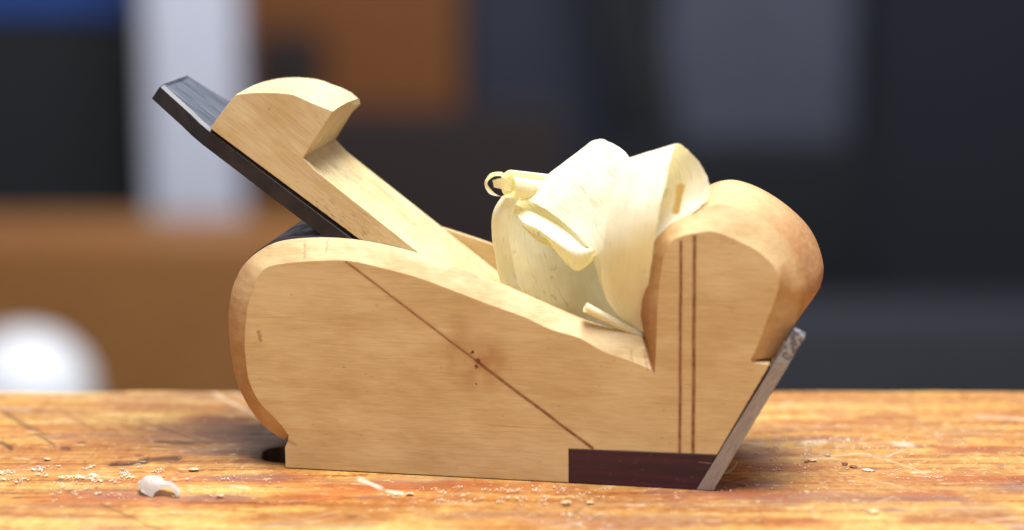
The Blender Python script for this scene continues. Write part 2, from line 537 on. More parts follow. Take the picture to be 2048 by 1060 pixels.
    for i in range(230):
        px = rng.uniform(-200, 2060); py = rng.uniform(785, 1058)
        l = rng.uniform(50, 420); w_ = rng.uniform(2, 9); s_ = rng.uniform(.25, .8)
        tgt = (dark, red, gold, grey, dark, gold)[i % 6]
        dy = rng.normal(0, 2)
        seg(tgt, (px, py), (px + l, py + dy), w_, s_, 1.0)
    # cracks
    crack = np.zeros_like(X)
    for (x0, y0, x1, y1, w, s) in ((212, 926, 285, 922, 9, 1.), (270, 921, 300, 914, 15, 1.), (290, 914, 362, 913, 9, .9),
                                   (282, 912, 340, 914, 6, .8), (-5, 880, 30, 900, 5, .85), (5, 878, 26, 898, 4, .7),
                                   (120, 893, 142, 893, 10, .8), (300, 881, 400, 882, 8, .6), (484, 867, 575, 870, 3, .8)):
        seg(crack, (x0, y0), (x1, y1), w * .42, s, 0.9)
    # thin dark knife lines
    knife = np.zeros_like(X)
    for (x0, y0, x1, y1, w, s) in ((0, 820, 112, 890, 1.6, .75), (10, 824, 92, 868, 2.6, .5), (118, 815, 190, 860, 1.2, .55),
                                   (265, 836, 420, 885, 1.1, .6), (340, 800, 520, 862, 1.1, .25), (200, 1005, 330, 1062, 1.2, .6),
                                   (168, 925, 200, 892, 1.0, .5), (700, 1062, 720, 1040, 1.2, .4), (1530, 1010, 1500, 1062, 1.2, .25)):
        seg(knife, (x0, y0), (x1, y1), w, s, 0.12, False)
    # pale scratches
    for (x0, y0, x1, y1, w, s) in ((1715, 902, 1850, 943, 1.6, .45), (1690, 947, 1880, 990, 1.2, .35), (1800, 910, 1830, 935, 1.6, .4),
                                   (715, 952, 770, 976, 6, .75), (770, 978, 812, 985, 5, .8), (415, 780, 520, 830, 4, .6),
                                   (445, 778, 530, 808, 3, .5), (520, 815, 555, 835, 3, .5), (600, 1036, 680, 1018, 1.5, .3),
                                   (610, 1044, 690, 1028, 1.3, .3), (1940, 830, 2060, 836, 6, .4), (1770, 915, 1810, 898, 2, .6),
                                   (560, 850, 600, 862, 3, .4), (455, 968, 500, 972, 4, .4), (1490, 888, 1530, 886, 6, .3),
                                   (1600, 885, 1660, 882, 7, .5), (1780, 885, 1830, 890, 10, .5)):
        seg(light, (x0, y0), (x1, y1), w * .5, s, 0.35)
    for i in range(90):
        px = rng.uniform(-20, 2060); py = rng.uniform(800, 1055)
        l = rng.uniform(15, 90); a = rng.normal(0.0, .35)
        tgt = light if rng.rand() < .65 else knife
        seg(tgt, (px, py), (px + l * math.cos(a), py + l * math.sin(a) * .35), rng.uniform(.7, 1.6), rng.uniform(.12, .4), 0.15, False)
    # little dents
    for i in range(60):
        px = rng.uniform(-20, 2060); py = rng.uniform(800, 1055)
        blob(grey if i % 2 else crack, px, py, rng.uniform(5, 16), rng.uniform(1.5, 3), rng.uniform(.4, .8), .5, i)
    # knot hole beside the heel
    hc = onbench(566, 908)
    hx = (X - hc.x) / (44 * K * 1.05); hy = (Yg - hc.y) / (0.0072)
    hn = np.hypot(hx, hy) + (fbm(X * 500, Yg * 300, 77, 2) - .5) * .22
    hole = 1 - sst(hn, 0.80, 1.0)
    ring = 1 - sst(hn, 0.95, 1.75)
    np.maximum(crack, ring * .55 * (0.4 + 0.8 * fbm(X * 400, Yg * 900, 78, 3)), out=crack)
    Zg = Zg - hole * 0.02 * top
    Zg = Zg - (crack * 0.0003 + knife * 0.00012) * top * (1 - hole)
    # flatten under and just beside the tool
    lx = X * EX.x + Yg * EX.y - BASE.x; ly = X * EY.x + Yg * EY.y - BASE.y
    inside = (1 - sst(np.abs(lx + 0.000), 0.062, 0.075)) * (1 - sst(np.abs(ly), 0.0225, 0.028))
    Zg = np.where((inside > 0) & (hole < .01) & top, Zg * (1 - inside) - 0.0001 * inside, Zg)
    ny, nx = X.shape
    verts = np.stack([X, Yg, Zg], -1).reshape(-1, 3)
    idx = np.arange(nx * ny).reshape(ny, nx)
    f = np.stack([idx[:-1, :-1], idx[:-1, 1:], idx[1:, 1:], idx[1:, :-1]], -1).reshape(-1, 4)
    fw = np.stack([idx[-1, :-1], idx[-1, 1:], idx[0, 1:], idx[0, :-1]], -1)
    f = np.concatenate([f, fw])
    me = bpy.data.meshes.new('workbench_top')
    me.vertices.add(len(verts)); me.vertices.foreach_set('co', verts.ravel().astype(np.float32))
    ends = [idx[::-1, 0].ravel(), idx[:, -1].ravel()]
    nl = f.size + sum(len(e) for e in ends)
    me.loops.add(nl)
    me.loops.foreach_set('vertex_index', np.concatenate([f.ravel()] + ends).astype(np.int32))
    me.polygons.add(len(f) + 2)
    starts = np.concatenate([np.arange(0, f.size, 4), [f.size, f.size + len(ends[0])]]).astype(np.int32)
    me.polygons.foreach_set('loop_start', starts)
    me.polygons.foreach_set('use_smooth', [True] * len(f) + [False] * 2)
    me.update(calc_edges=True)
    me.validate()
    for nm, arr in (('crack', np.maximum(crack, knife)), ('streak', dark), ('scratch', light), ('redstain_shade', red), ('worn_sheen', grey),
                    ('gold', gold)):
        at = me.attributes.new(nm, 'FLOAT', 'POINT')
        at.data.foreach_set('value', np.clip(arr, 0, 1).ravel().astype(np.float32))
    m = NT('old_varnished_pine')
    # stripes that run along the board
    c0 = m.coords((4, 45, 10))
    w0 = m.noise(c0, 1.0, 3, 0.5)
    base = m.vmath('ADD', m.coords((9, 190, 30), (0, 0, 0.012)), m.n('ShaderNodeCombineXYZ', {'Y': m.math('MULTIPLY', w0, 3.2)}).outputs[0])
    band = m.noise(base, 1.0, 5, 0.62)
    fine = m.noise(m.coords((45, 620, 100), (0, 0, 0.012)), 1.0, 4, 0.7)
    blot = m.noise(m.coords((34, 60, 10)), 1.0, 4, 0.6)
    mot = m.noise(m.coords((330, 260, 10)), 1.0, 5, 0.7)
    f = m.math('ADD', m.math('MULTIPLY', band, 0.48), m.math('MULTIPLY', fine, 0.27))
    f = m.math('ADD', f, m.math('MULTIPLY', mot, 0.25))
    col = m.ramp(m.mr(f, 0.39, 0.61, smooth=False), [(0.0, (0.16, 0.045, 0.012)), (0.28, (0.35, 0.130, 0.025)), (0.5, (0.47, 0.220, 0.045)),
                                       (0.75, (0.56, 0.315, 0.075)), (1.0, (0.66, 0.46, 0.19))])
    col = m.mix(m.mr(blot, 0.45, 0.75, 0, 0.45), col, (0.45, 0.22, 0.085))
    A = lambda s: m.attr(s).outputs['Fac']
    mm = m.mr(mot, 0.3, 0.6, 0.55, 1.0)
    col = m.mix(m.math('MULTIPLY', m.math('MULTIPLY', A('gold'), mm), 0.55), col, (0.62, 0.41, 0.13))
    col = m.mix(m.math('MULTIPLY', m.math('MULTIPLY', A('redstain_shade'), mm), 0.85), col, (0.33, 0.055, 0.018))
    col = m.mix(m.math('MULTIPLY', A('streak'), 0.9), col, (0.22, 0.055, 0.014))
    col = m.mix(m.math('MULTIPLY', m.math('MULTIPLY', A('worn_sheen'), mm), 0.85), col, (0.16, 0.085, 0.085))
    col = m.mix(m.math('MULTIPLY', A('crack'), 0.93), col, (0.045, 0.014, 0.008))
    col = m.mix(m.math('MULTIPLY', A('scratch'), 0.85), col, (0.74, 0.60, 0.46))
    fk = m.noise(m.coords((240, 420, 10), (0, 0, 0.05)), 1.0, 3, 0.6)
    col = m.mix(m.mr(fk, 0.60, 0.70, 0, 0.55), col, (0.20, 0.06, 0.022))
    col = m.mix(m.mr(fk, 0.40, 0.31, 0, 0.5), col, (0.70, 0.50, 0.25))
    dust = m.mr(m.noise(m.coords((1500, 900, 10)), 1.0, 2), 0.70, 0.76)
    dz = m.mr(m.noise(m.coords((26, 40, 10)), 1.0, 3), 0.47, 0.62)
    col = m.mix(m.math('MULTIPLY', m.math('MULTIPLY', dust, dz), 0.8), col, (0.80, 0.68, 0.50))
    hgt = m.math('ADD', m.math('MULTIPLY', fine, 0.5), m.math('MULTIPLY', mot, 0.5))
    rough = m.math('ADD', m.mr(mot, 0.3, 0.7, 0.34, 0.56), m.math('MULTIPLY', A('crack'), 0.4))
    m.surf(Base_Color=col, Roughness=rough, Normal=m.bump(hgt, 0.45, 0.00035), **{'Specular_IOR_Level': 0.4})
    me.materials.append(m.m)
    o = bpy.data.objects.new('workbench_top', me)
    COL.objects.link(o)
    tag(o, 'old scratched orange brown wooden bench top under the hand plane', 'workbench', kind='structure')
    return o


bench = build_bench()

# ================================================================= THE PLANE
plane = empty('wooden_hand_plane', ROOTPOS, -TH)
tag(plane, 'small pale wooden hand plane with steel blade, wedge and rounded front knob', 'hand plane')

# outline of the flat side (F) and of the carved edge behind it (G); None = no chamfer; last flag = hard corner
PAIRS = [
    (578, 939, None, None, 1), (571, 934, None, None, 1), (570, 895, None, None, 1), (576, 881, None, None, 1), (577, 870, 569, 879, 1),
    (556, 843, 549, 868, 0), (522, 809, 522, 846, 0), (500, 768, 495, 809, 0), (491, 717, 474, 765, 0), (489, 690, 463, 715, 0),
    (490, 660, 458, 670, 0), (493, 632, 457, 628, 0), (498, 604, 462, 588, 0), (506, 578, 471, 560, 0), (519, 548, 486, 532, 0),
    (545, 531, 510, 508, 0), (580, 526, 545, 488, 0), (630, 522, 592, 479, 0), (687, 521, 659, 477, 0), (741, 531, 730, 484, 0),
    (805, 546, 809, 501, 0), (855, 562, 862, 517, 0), (915, 585, 925, 538, 0), (960, 602, 970, 555, 0), (1045, 633, 1045, 588, 0),
    (1102, 659, 1102, 613, 0), (1160, 677, 1155, 636, 0), (1204, 702, 1196, 651, 0), (1260, 722, 1240, 663, 0), (1303, 740, 1284, 673, 1),
    (1309, 750, 1291, 682, 1), (1312, 700, 1285, 650, 0), (1314, 640, 1279, 615, 0), (1317, 590, 1275, 580, 0), (1322, 540, 1279, 545, 0),
    (1331, 505, 1291, 512, 0), (1344, 483, 1308, 483, 0), (1365, 472, 1338, 453, 0), (1391, 467, 1375, 430, 0), (1421, 463, 1402, 415, 0),
    (1451, 471, 1438, 407, 0), (1487, 487, 1475, 414, 0), (1520, 506, 1517, 434, 0), (1548, 535, 1555, 464, 0), (1558, 565, 1588, 505, 0),
    (1550, 600, 1606, 550, 0), (1534, 642, 1608, 590, 0), (1516, 690, 1584, 655, 0), (1501, 719, 1550, 714, 1),
    (1506, 725, None, None, 1), (1539, 729, None, None, 1), (1531, 744, None, None, 1), (1434, 909, None, None, 1), (1137, 897, None, None, 1), (1137, 965, None, None, 1)]
NS = 4


def resample(pairs):
    out = []
    n = len(pairs)
    P = []
    for (a, b, c, d, k) in pairs:
        f = L(a, b, 0)
        g = L(c, d, CH) if c is not None else Vector((f.x, 0, f.z))
        P.append((np.array([f.x, f.z, g.x, g.z]), k))
    for i in range(n):
        p1, k1 = P[i]; p2, k2 = P[(i + 1) % n]
        if k1 and k2:
            out.append(p1); continue
        p0 = P[i - 1][0] if not k1 else 2 * p1 - p2
        p3 = P[(i + 2) % n][0] if not k2 else 2 * p2 - p1
        for j in range(NS):
            out.append(cr(p0, p1, p2, p3, j / NS))
    return np.array(out)


OUT = resample(PAIRS)
# the sole is one straight line on the bench
for r in OUT:
    if r[1] < 0.0006: r[1] = r[3] = 0.00015
OUT[0, 1] = OUT[0, 3] = 0.00015
# light hand-carving irregularity along the chamfers
for i, r in enumerate(OUT):
    if abs(r[0] - r[2]) + abs(r[1] - r[3]) > 1e-5:
        q = mnoise.noise(Vector((i * 0.31, 3.1, 0))) * 1.6 * K
        q2 = mnoise.noise(Vector((i * 0.23, 9.1, 0))) * 1.3 * K
        r[0] += q; r[1] += q2
KN0, KN1 = L(1430, 400, CH).x, L(1650, 500, CH).x
ZST = L(1560, 690).z


def bulge(x, z, y):
    """the nose swells in the middle of its width"""
    if z < ZST - 0.001: return 0.0, 0.0
    t = (y - CH) / (W - 2 * CH)
    if t <= 0 or t >= 1: return 0.0, 0.0
    s = math.sin(math.pi * t) ** 0.7
    k = max(0, min(1, (x - KN0) / (KN1 - KN0) * 1.5))
    kz = max(0, min(1, (z - ZST) / (0.010)))
    return 32 * K * s * k * kz, 5 * K * s * max(0, min(1, (x - KN0 + 0.012) / 0.012))


def layer(t, sub=None):
    pts = []
    rows = OUT if sub is None else sub
    e = min(t, W - t)
    for r in rows:
        F = np.array([r[0], r[1]]); G = np.array([r[2], r[3]])
        if e <= 0: q = F
        elif e < CH:
            u = e / CH
            u2 = u + 0.05 * math.sin(u * math.pi)      # slightly convex facets
            q = F + (G - F) * u2
        else: q = G
        bx, bz = bulge(q[0], q[1], t)
        pts.append(Vector((q[0] + bx, t * K - W * K / 2, q[1] + bz)))
    return pts


def tube(bm, layers, capa, capb, closed=True):
    rings = [[bm.verts.new(p) for p in ly] for ly in layers]
    for a, b in zip(rings[:-1], rings[1:]):
        n = len(a)
        for i in range(n if closed else n - 1):
            j = (i + 1) % n
            try: bm.faces.new((a[i], a[j], b[j], b[i]))
            except ValueError: pass
    caps = []
    if capa: caps.append(bm.faces.new(rings[0]))
    if capb: caps.append(bm.faces.new(rings[-1][::-1]))
    for f in caps:
        vs = list(f.verts)
        tris = tessellate_polygon([[v.co for v in vs]])
        bm.faces.remove(f)
        for t in tris:
            try: bm.faces.new([vs[k] for k in t])
            except ValueError: pass
    return rings


bm = bmesh.new()
r1 = tube(bm, [layer(t) for t in (0, 8, 16, 23, CH, 36, TC)], True, True)
r2 = tube(bm, [layer(W - t) for t in (0, 8, 16, 23, CH, 36, TC)], True, True)
sharp = []
for ring in (r1[0], r2[0], r1[-1], r2[-1]):
    for a_, b_ in zip(ring, ring[1:] + ring[:1]):
        e_ = bm.edges.get((a_, b_))
        if e_: sharp.append(e_)
# nose block between the cheeks
iA = min(range(len(OUT)), key=lambda i: (Vector((OUT[i][0], 0, OUT[i][1])) - Vector((L(1309, 750).x, 0, L(1309, 750).z))).length)
iB = min(range(len(OUT)), key=lambda i: (Vector((OUT[i][0], 0, OUT[i][1])) - Vector((L(1434, 909).x, 0, L(1434, 909).z))).length)
q = L(1215, 898)
nose = [r for r in OUT[iA + 1:iB + 1]] + [np.array([q.x, q.z, q.x, q.z])]
tube(bm, [layer(t, nose) for t in np.linspace(TC, W - TC, 15)], False, False)
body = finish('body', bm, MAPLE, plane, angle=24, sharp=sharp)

# bed block (dark, behind and under the blade)
bedtop = L(642, 485); bedlow = L(1180, 896)
iH = min(range(len(OUT)), key=lambda i: abs(OUT[i][2] - L(640, 478, CH).x) + (0 if OUT[i][3] > 0.05 else 9))
rows = list(OUT[0:iH + 1])
prof = []
for r in rows:
    dx, dz = r[2], r[3]
    k = 3 * K if dz > 0.035 else -2 * K
    prof.append((dx, dz + k))
prof.append((bedlow.x, bedlow.z))
prof.append((L(1134, 897).x, L(1134, 897).z))
prof.append((L(1134, 897).x, 0.0004))
bm = bmesh.new()
tube(bm, [[Vector((x, t * K - W * K / 2, z)) for x, z in prof] for t in np.linspace(TC + .4, W - TC - .4, 5)], True, True)
finish('blade_bed', bm, BED, plane)

# dark hardwood sole inlay
pp = [L(1137.6, 897.6), L(1433.4, 909.6), L(1392, 979), L(1137.6, 965)]
pp[2].z = pp[3].z = 0.00012
bm = bmesh.new()
tube(bm, [[Vector((p.x, y, p.z)) for p in pp] for y in (-W * K / 2 - 0.00005, W * K / 2 + 0.00005)], True, True)
finish('sole_inlay', bm, PURPLE, plane)

# steel nose plate
pa, pb, pc, pd = L(1393, 979), L(1427, 980), L(1610, 674), L(1588, 661)
pa.z = pb.z = 0.0001
bm = bmesh.new()
sh = Vector((0.00003, 0, 0))
N = 14
left = [pa.lerp(pd, i / N) for i in range(N + 1)]
right = [pb.lerp(pc, i / N) for i in range(N + 1)]
ring = [p + sh for p in left] + [p + sh for p in right[::-1]]
for i, p in enumerate(ring):
    if 0 < i < 2 * N + 1 and p.z > L(1540, 728).z:
        p.x += random.uniform(-1, 1) * 0.4 * K
tube(bm, [[Vector((p.x, y, p.z)) for p in ring] for y in np.linspace(-W * K / 2 - 0.0002, -W * K / 2 + 34 * K, 4)], True, True)
finish('nose_plate', bm, PLATE, plane)
qd, qc = pa.lerp(pd, 0.72), pb.lerp(pc, 0.70)
qs = [pa, pb, qc, qd]
bm = bmesh.new()
dx = Vector((0.0004, 0, 0))
tube(bm, [[Vector((p.x, y, p.z)) + dx for p in qs] for y in np.linspace(-W * K / 2 + 34.5 * K, W * K / 2 - 0.0004, 5)], True, True)
finish('front_strip', bm, MAPLE_IN, plane)

# ---- blade
SD = (L(1183, 897) - L(686, 521)); SD.y = 0; SD.normalize()       # down the bed
SN = Vector((-SD.z, 0, SD.x)) if SD.x > 0 else Vector((SD.z, 0, -SD.x))  # out of the bed
B0 = L(304, 187, TC + 22)
thick = 38 * K
Lb = (L(1183, 890) - L(304, 187)).length
bedo = L(686, 521).dot(SN)


def bladepoint(s, t, h):
    base = Vector((0, 0, 0)) + SD * (s0 + s) + SN * (bedo + h)
    return Vector((base.x, t * K - W * K / 2, base.z))


s0 = B0.dot(SD)
bt = [(0.0, 90, 256), (2 * K, 88, 258), (40 * K, 77, 272), (90 * K, 63, 288), (120 * K, 51, 299), (150 * K, 46, 304), (Lb * .5, 44, 306), (Lb, 44, 306)]
bm = bmesh.new()
ch = 7 * K
vs = []
for i, (s, a, b) in enumerate(bt):
    e = 5 * K if i == 0 else 0
    bow = 10 * K if i == 0 else 0
    ringp = []
    for (tt, hh, ins) in ((a, 0, 0), (a, thick - ch, 0), (a + (16 if i == 0 else 8), thick, 1), (b - (18 if i == 0 else 8), thick, 1), (b, thick - ch, 0), (b, 0, 0)):
        ss = s + (11 * K if (i == 0 and ins) else 0)
        if i == 0: ss -= 0
        ringp.append(bladepoint(ss, tt, hh + 0.0002))
    vs.append([bm.verts.new(p) for p in ringp])
topf = []
for a, b in zip(vs[:-1], vs[1:]):
    for i in range(6):
        j = (i + 1) % 6
        f = bm.faces.new((a[i], a[j], b[j], b[i]))
        f.material_index = 0 if i == 2 else 1
# arched end
end = bm.faces.new(vs[0][::-1]); end.material_index = 1
e2 = bm.faces.new(vs[-1]); e2.material_index = 1
finish('blade', bm, [STEEL, BLACK], plane, angle=20)

# ---- wedge with its thumb cap
wt = TC + 2
profile_px = [(427, 247), (445, 222), (471, 190), (485, 187), (501, 185.5), (525, 184.5), (550, 185), (570, 186.5), (588, 190), (604, 196), (618, 203),
              (642, 213), (666, 223), (660, 233), (646, 254), (630, 279), (616, 300), (606, 316), (612, 322)]
prof = [L(x, y, wt) for x, y in profile_px]
lowdir = (L(843, 510, wt) - L(628, 340, wt)).normalized()
p = L(628, 340, wt); prof.append(p.copy())
prof.append(L(843, 510, wt)); 
tip = L(843, 510, wt) + lowdir * (330 * K)
prof.append(tip)
# bottom follows the blade's upper face
tipb = SD * (tip.dot(SD)) + SN * (bedo + thick + 0.0012)
prof.append(Vector((tipb.x, 0, tipb.z)))
f0 = SD * (L(427, 247, wt).dot(SD)) + SN * (bedo + thick + 0.0003)
for q in range(1, 8):
    a = Vector((tipb.x, 0, tipb.z)).lerp(Vector((f0.x, 0, f0.z)), q / 8)
    prof.append(a)
prof[0] = Vector((f0.x, 0, f0.z))
bm = bmesh.new()
lays = []
xr = L(600, 200, wt).x
for t in [wt, wt + 1.2, wt + 3, wt + 60, wt + 130, W - wt - 60, W - wt - 40, W - wt - 24, W - wt - 12, W - wt - 5, W - wt - 1, W - wt]:
    e = W - wt - t
    ly = []
    for i, q in enumerate(prof):
        x, z = q.x, q.z
        # far right corner of the cap is rounded off in plan, the crown dips to both sides
        if 6 <= i <= 16:
            u = max(0, 1 - e / 60.0)
            k = (i - 5) / 7 if i <= 12 else 1 - (i - 12) / 5.0
            x -= (u ** 2.2) * 9 * K * max(0, min(1, k))
            z -= (u ** 2.2) * 8 * K * max(0, min(1, k))
        if i in (10, 11, 12, 13):
            u = (t - wt) / (W - 2 * wt)
            x += u * (8, 10, 5, 8)[i - 10] * K; z += u * (3, 2, -3, -3)[i - 10] * K
            a_, b_ = prof[8], prof[15]
            w_ = {10: .25, 11: .4, 12: .5, 13: .25}[i] * u * 0.22
            x += (a_.x * .5 + b_.x * .5 - q.x) * w_
            z += (a_.z * .5 + b_.z * .5 - q.z) * w_
        if 1 <= i <= 12:
            u = (t - wt) / (W - 2 * wt)
            z += math.sin(math.pi * u) * 5 * K
            if t == wt: z += random.uniform(-1.3, .2) * K
        ly.append(Vector((x, t * K - W * K / 2, z)))
    lays.append(ly)
tube(bm, lays, True, True)
wedge = finish('wedge', bm, WEDGE, plane, angle=28)
tag(wedge, 'pale wooden wedge with a rounded thumb cap at its top')


# ================================================================= SHAVINGS
def sheet(name, rows, mat, nu=7, nv=7, label=None, world=None, wob=0.0, parent_plane=True, group=None, thickness=None):
    """rows of (px, py, depth) control points -> smooth sheet, in world space"""
    conv = world or (lambda x, y, t: W2(L(x, y, t)))
    P = np.array([[list(conv(*c)) for c in r] for r in rows])
    R, C = P.shape[:2]
    A = np.array([spline(P[r], nu) for r in range(R)])
    A = np.array([spline(A[:, c], nv) for c in range(A.shape[1])]).transpose(1, 0, 2)
    nr, nc = A.shape[:2]
    cen = A.reshape(-1, 3).mean(0)
    cen[2] = A[..., 2].min()
    bm = bmesh.new()
    uvl = bm.loops.layers.uv.new('UVMap')
    V = []
    for i in range(nr):
        row = []
        for j in range(nc):
            p = Vector(A[i, j])
            if wob:
                n = mnoise.noise_vector(p * 160) * wob + mnoise.noise_vector(p * 420) * wob * .3
                p = p + n
            if j in (0, nc - 1):
                p = p + mnoise.noise_vector(p * 900) * 0.00022
            row.append(bm.verts.new(p - Vector(cen)))
        V.append(row)
    for i in range(nr - 1):
        for j in range(nc - 1):
            f = bm.faces.new((V[i][j], V[i][j + 1], V[i + 1][j + 1], V[i + 1][j]))
            for l, (a, b) in zip(f.loops, ((i, j), (i, j + 1), (i + 1, j + 1), (i + 1, j))):
                l[uvl].uv = (a / (nr - 1), b / (nc - 1))
    o = finish(name, bm, mat, None, angle=180, recalc=False)
    o.location = cen
    if label: tag(o, label, 'shaving', group)
    return o


GRP = 'thin shavings curling out of the plane throat'


def swap(rows):                 # rows across the ribbon -> rows along it
    return [list(r) for r in zip(*rows)]


# broad sheet standing at the back left of the throat
colx = []
rowsA = []
for (y, l, near, lb) in ((392, 1003, 1030, 0), (410, 991, 1016, 0), (432, 984.5, 1008, 0), (471, 984, 1004, 0), (512, 989, 1010, 0), (545, 996, 1019, 0),
                     (578, 1006, 1030, 0), (640, 1035, 1062, 0), (720, 1100, 1120, 0)):
    rowsA.append([(near + 14, y + 5, 92), (near, y + 4, 100), (near - 12, y + 2, 112), (l, y, 145), (l + 16, y - 3, 185), (l + 70, y - 5, 235), (l + 160, y - 4, 262), (min(l + 255, 1285), y + 2, 250)])
sheet('wood_shaving', rowsA, SHAVE, 6, 6, 'broad translucent yellow shaving standing upright at the left of the heap', wob=0.0004, group=GRP)

# barrel roll
railP = [(1262, 668, 140), (1215, 600, 100), (1192, 535, 66), (1176, 494, 60), (1137, 452, 74), (1098, 423, 88), (1062, 403, 108),
         (1027, 402, 135), (1024, 416, 168), (1052, 436, 200), (1110, 470, 205), (1160, 500, 190)]
railQ = [(1290, 668, 150), (1291, 590, 150), (1294, 500, 140), (1292, 430, 135), (1284, 360, 138), (1263, 320, 146), (1240, 295, 160),
         (1199, 278, 190), (1172, 292, 235), (1168, 335, 265), (1190, 400, 275), (1225, 470, 260)]
mid = [tuple((np.array(a) * .5 + np.array(b) * .5) + np.array([0, 0, -6])) for a, b in zip(railP, railQ)]
sheet('wood_shaving', swap([railP, mid, railQ]), SHAVE, 12, 8, 'wide white shaving rolled like a barrel over the middle of the heap', wob=0.00022, group=GRP)

# rolled-under lobe of the barrel's open end
lobe = [[(1026, 404, 140), (1047, 418, 120), (1066, 424, 110), (1100, 440, 95), (1140, 466, 80), (1174, 494, 72)],
        [(1025, 414, 128), (1043, 434, 100), (1064, 444, 86), (1098, 459, 70), (1136, 478, 62), (1172, 498, 62)],
        [(1027, 422, 112), (1048, 446, 84), (1078, 460, 68), (1110, 486, 50), (1150, 508, 42), (1190, 500, 58)],
        [(1032, 427, 120), (1054, 452, 95), (1088, 470, 86), (1119, 511, 68), (1155, 541, 60), (1195, 512, 72)],
        [(1036, 428, 150), (1060, 452, 130), (1098, 474, 128), (1130, 508, 120), (1160, 530, 112), (1205, 505, 112)]]
sheet('wood_shaving', lobe, SHAVE, 7, 7, 'narrow tongue of shaving curling under the open end of the barrel roll', wob=0.00012, group=GRP)

# inner fold seen under the lobe
fold = [[(1040, 444, 118), (1060, 462, 108), (1090, 476, 104), (1122, 486, 100)],
        [(1046, 452, 108), (1064, 472, 96), (1094, 486, 94), (1124, 494, 92)],
        [(1052, 456, 122), (1070, 478, 112), (1098, 492, 108), (1128, 500, 104)]]

sheet('wood_shaving', fold, SHAVE, 6, 5, 'small pale fold tucked beneath the tongue of shaving', wob=0.0001, group=GRP)
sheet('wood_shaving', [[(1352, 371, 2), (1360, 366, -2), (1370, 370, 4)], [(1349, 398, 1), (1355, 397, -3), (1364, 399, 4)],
                       [(1343, 426, 2), (1350, 428, -2), (1357, 428, 4)]], SHAVE_SHADED, 4, 4,
      'narrow yellow shaving strip with painted shade standing in the open loop beside the front knob', wob=0.0001, group=GRP)
# right-hand loop
R = [(1291, 678, 40), (1279, 602, 38), (1283, 543, 36), (1306, 492, 36), (1344, 452, 36), (1392, 421, 26), (1418, 389, 36), (1412, 348, 56),
     (1388, 310, 72), (1356, 287, 66), (1347, 298, 46), (1333, 355, 12), (1319, 418, -14), (1308, 490, -14), (1296, 580, 18), (1288, 664, 36)]
Lr = [(1240, 678, 90), (1228, 600, 120), (1226, 545, 140), (1236, 495, 150), (1252, 450, 150), (1268, 410, 145), (1280, 375, 135), (1284, 345, 125),
      (1278, 326, 112), (1262, 317, 94), (1243, 325, 72), (1229, 372, 38), (1217, 430, 14), (1205, 505, 4), (1210, 590, 30), (1262, 664, 50)]
Md = [tuple((np.array(a) * .5 + np.array(b) * .5) + np.array([0, 0, o])) for a, b, o in
      zip(R, Lr, [0, 5, 10, 12, 12, 10, 8, 4, 0, 0, -4, -10, -16, -16, -10, 0])]
sheet('wood_shaving', swap([Lr, Md, R]), SHAVE, 12, 8, 'folded shaving loop leaning against the front knob, open to the right', wob=0.0002, group=GRP)


def spiral(name, c0, c1, r0, r1, turns, label, mat=SHAVE, a0=0.0, tight=0.45, n=60, m=10, conv=None, jag=0.0, group=GRP):
    conv = conv or (lambda x, y, t: W2(L(x, y, t)))
    A = conv(*c0); B = conv(*c1)
    ax = (B - A).normalized()
    u = ax.cross(Vector((0, 0, 1))).normalized(); v = ax.cross(u)
    bm = bmesh.new(); uvl = bm.loops.layers.uv.new('UVMap')
    V = []
    org = Vector(((A.x + B.x) / 2, (A.y + B.y) / 2, min(A.z, B.z)))
    for j in range(m + 1):
        s = j / m
        row = []
        for i in range(n + 1):
            f = i / n
            a = a0 + f * turns * 2 * math.pi
            r = (r0 * (1 - s) + r1 * s) * (tight + (1 - tight) * f) * K
            off = 0
            if j == 0: off = mnoise.noise(Vector((f * 9, 1, 2))) * jag * K
            p = A.lerp(B, s) + ax * off + u * (math.cos(a) * r) + v * (math.sin(a) * r)
            row.append(bm.verts.new(p - org))
        V.append(row)
    for j in range(m):
        for i in range(n):
            f = bm.faces.new((V[j][i], V[j][i + 1], V[j + 1][i + 1], V[j + 1][i]))
            for l, (a, b) in zip(f.loops, ((j, i), (j, i + 1), (j + 1, i + 1), (j + 1, i))):
                l[uvl].uv = (b / n, a / m)
    o = finish(name, bm, mat, None, angle=180, recalc=False)
    o.location = org
    tag(o, label, 'shaving', group)
    return o


spiral('wood_shaving', (1017, 367, 95), (1112, 386, 190), 29, 38, 1.5, 'short rolled curl at the top left of the heap, tube mouth to the left', a0=2.0, tight=0.5, jag=3)
spiral('wood_shaving', (1170, 613, 20), (1288, 674, 42), 11, 7, 2.2, 'thin tightly rolled tube of shaving lying at the foot of the heap', a0=0.5, tight=0.35)

ringo = [(1008, 372, 95), (1007, 346, 92), (984, 345.5, 90), (973, 356, 88), (969, 368, 87), (976, 384, 87), (988, 391, 90), (1007, 393, 96)]
ringi = [(1008, 386, 112), (1009, 357, 112), (992, 352, 110), (979, 359, 110), (975, 368, 110), (982, 379, 110), (992, 388, 110), (1007, 395, 112)]
sheet('wood_shaving', [ringo, ringi], SHAVE, 8, 3, 'tiny ribbon curl looping out left of the heap against the dark', group=GRP)
sheet('wood_shaving', [[(985.5, 360.5, 92), (998, 357, 92), (1012, 358, 94), (1024, 362, 96)], [(988, 375, 96), (998, 377, 96), (1010, 380, 96), (1022, 382, 98)]],
      SHAVE, 4, 4, 'small square tipped shaving end inside the tiny ribbon curl', group=GRP)
sheet('wood_shaving', [[(1287, 546, -2), (1290, 550, -6), (1295, 551, -7), (1299, 547, -5)], [(1286, 548, 0), (1290, 553, -3), (1296, 554, -4), (1300, 548, -3)]],
      SHAVE, 4, 3, 'tiny pale hooked shaving bit between heap and front knob', group=GRP)

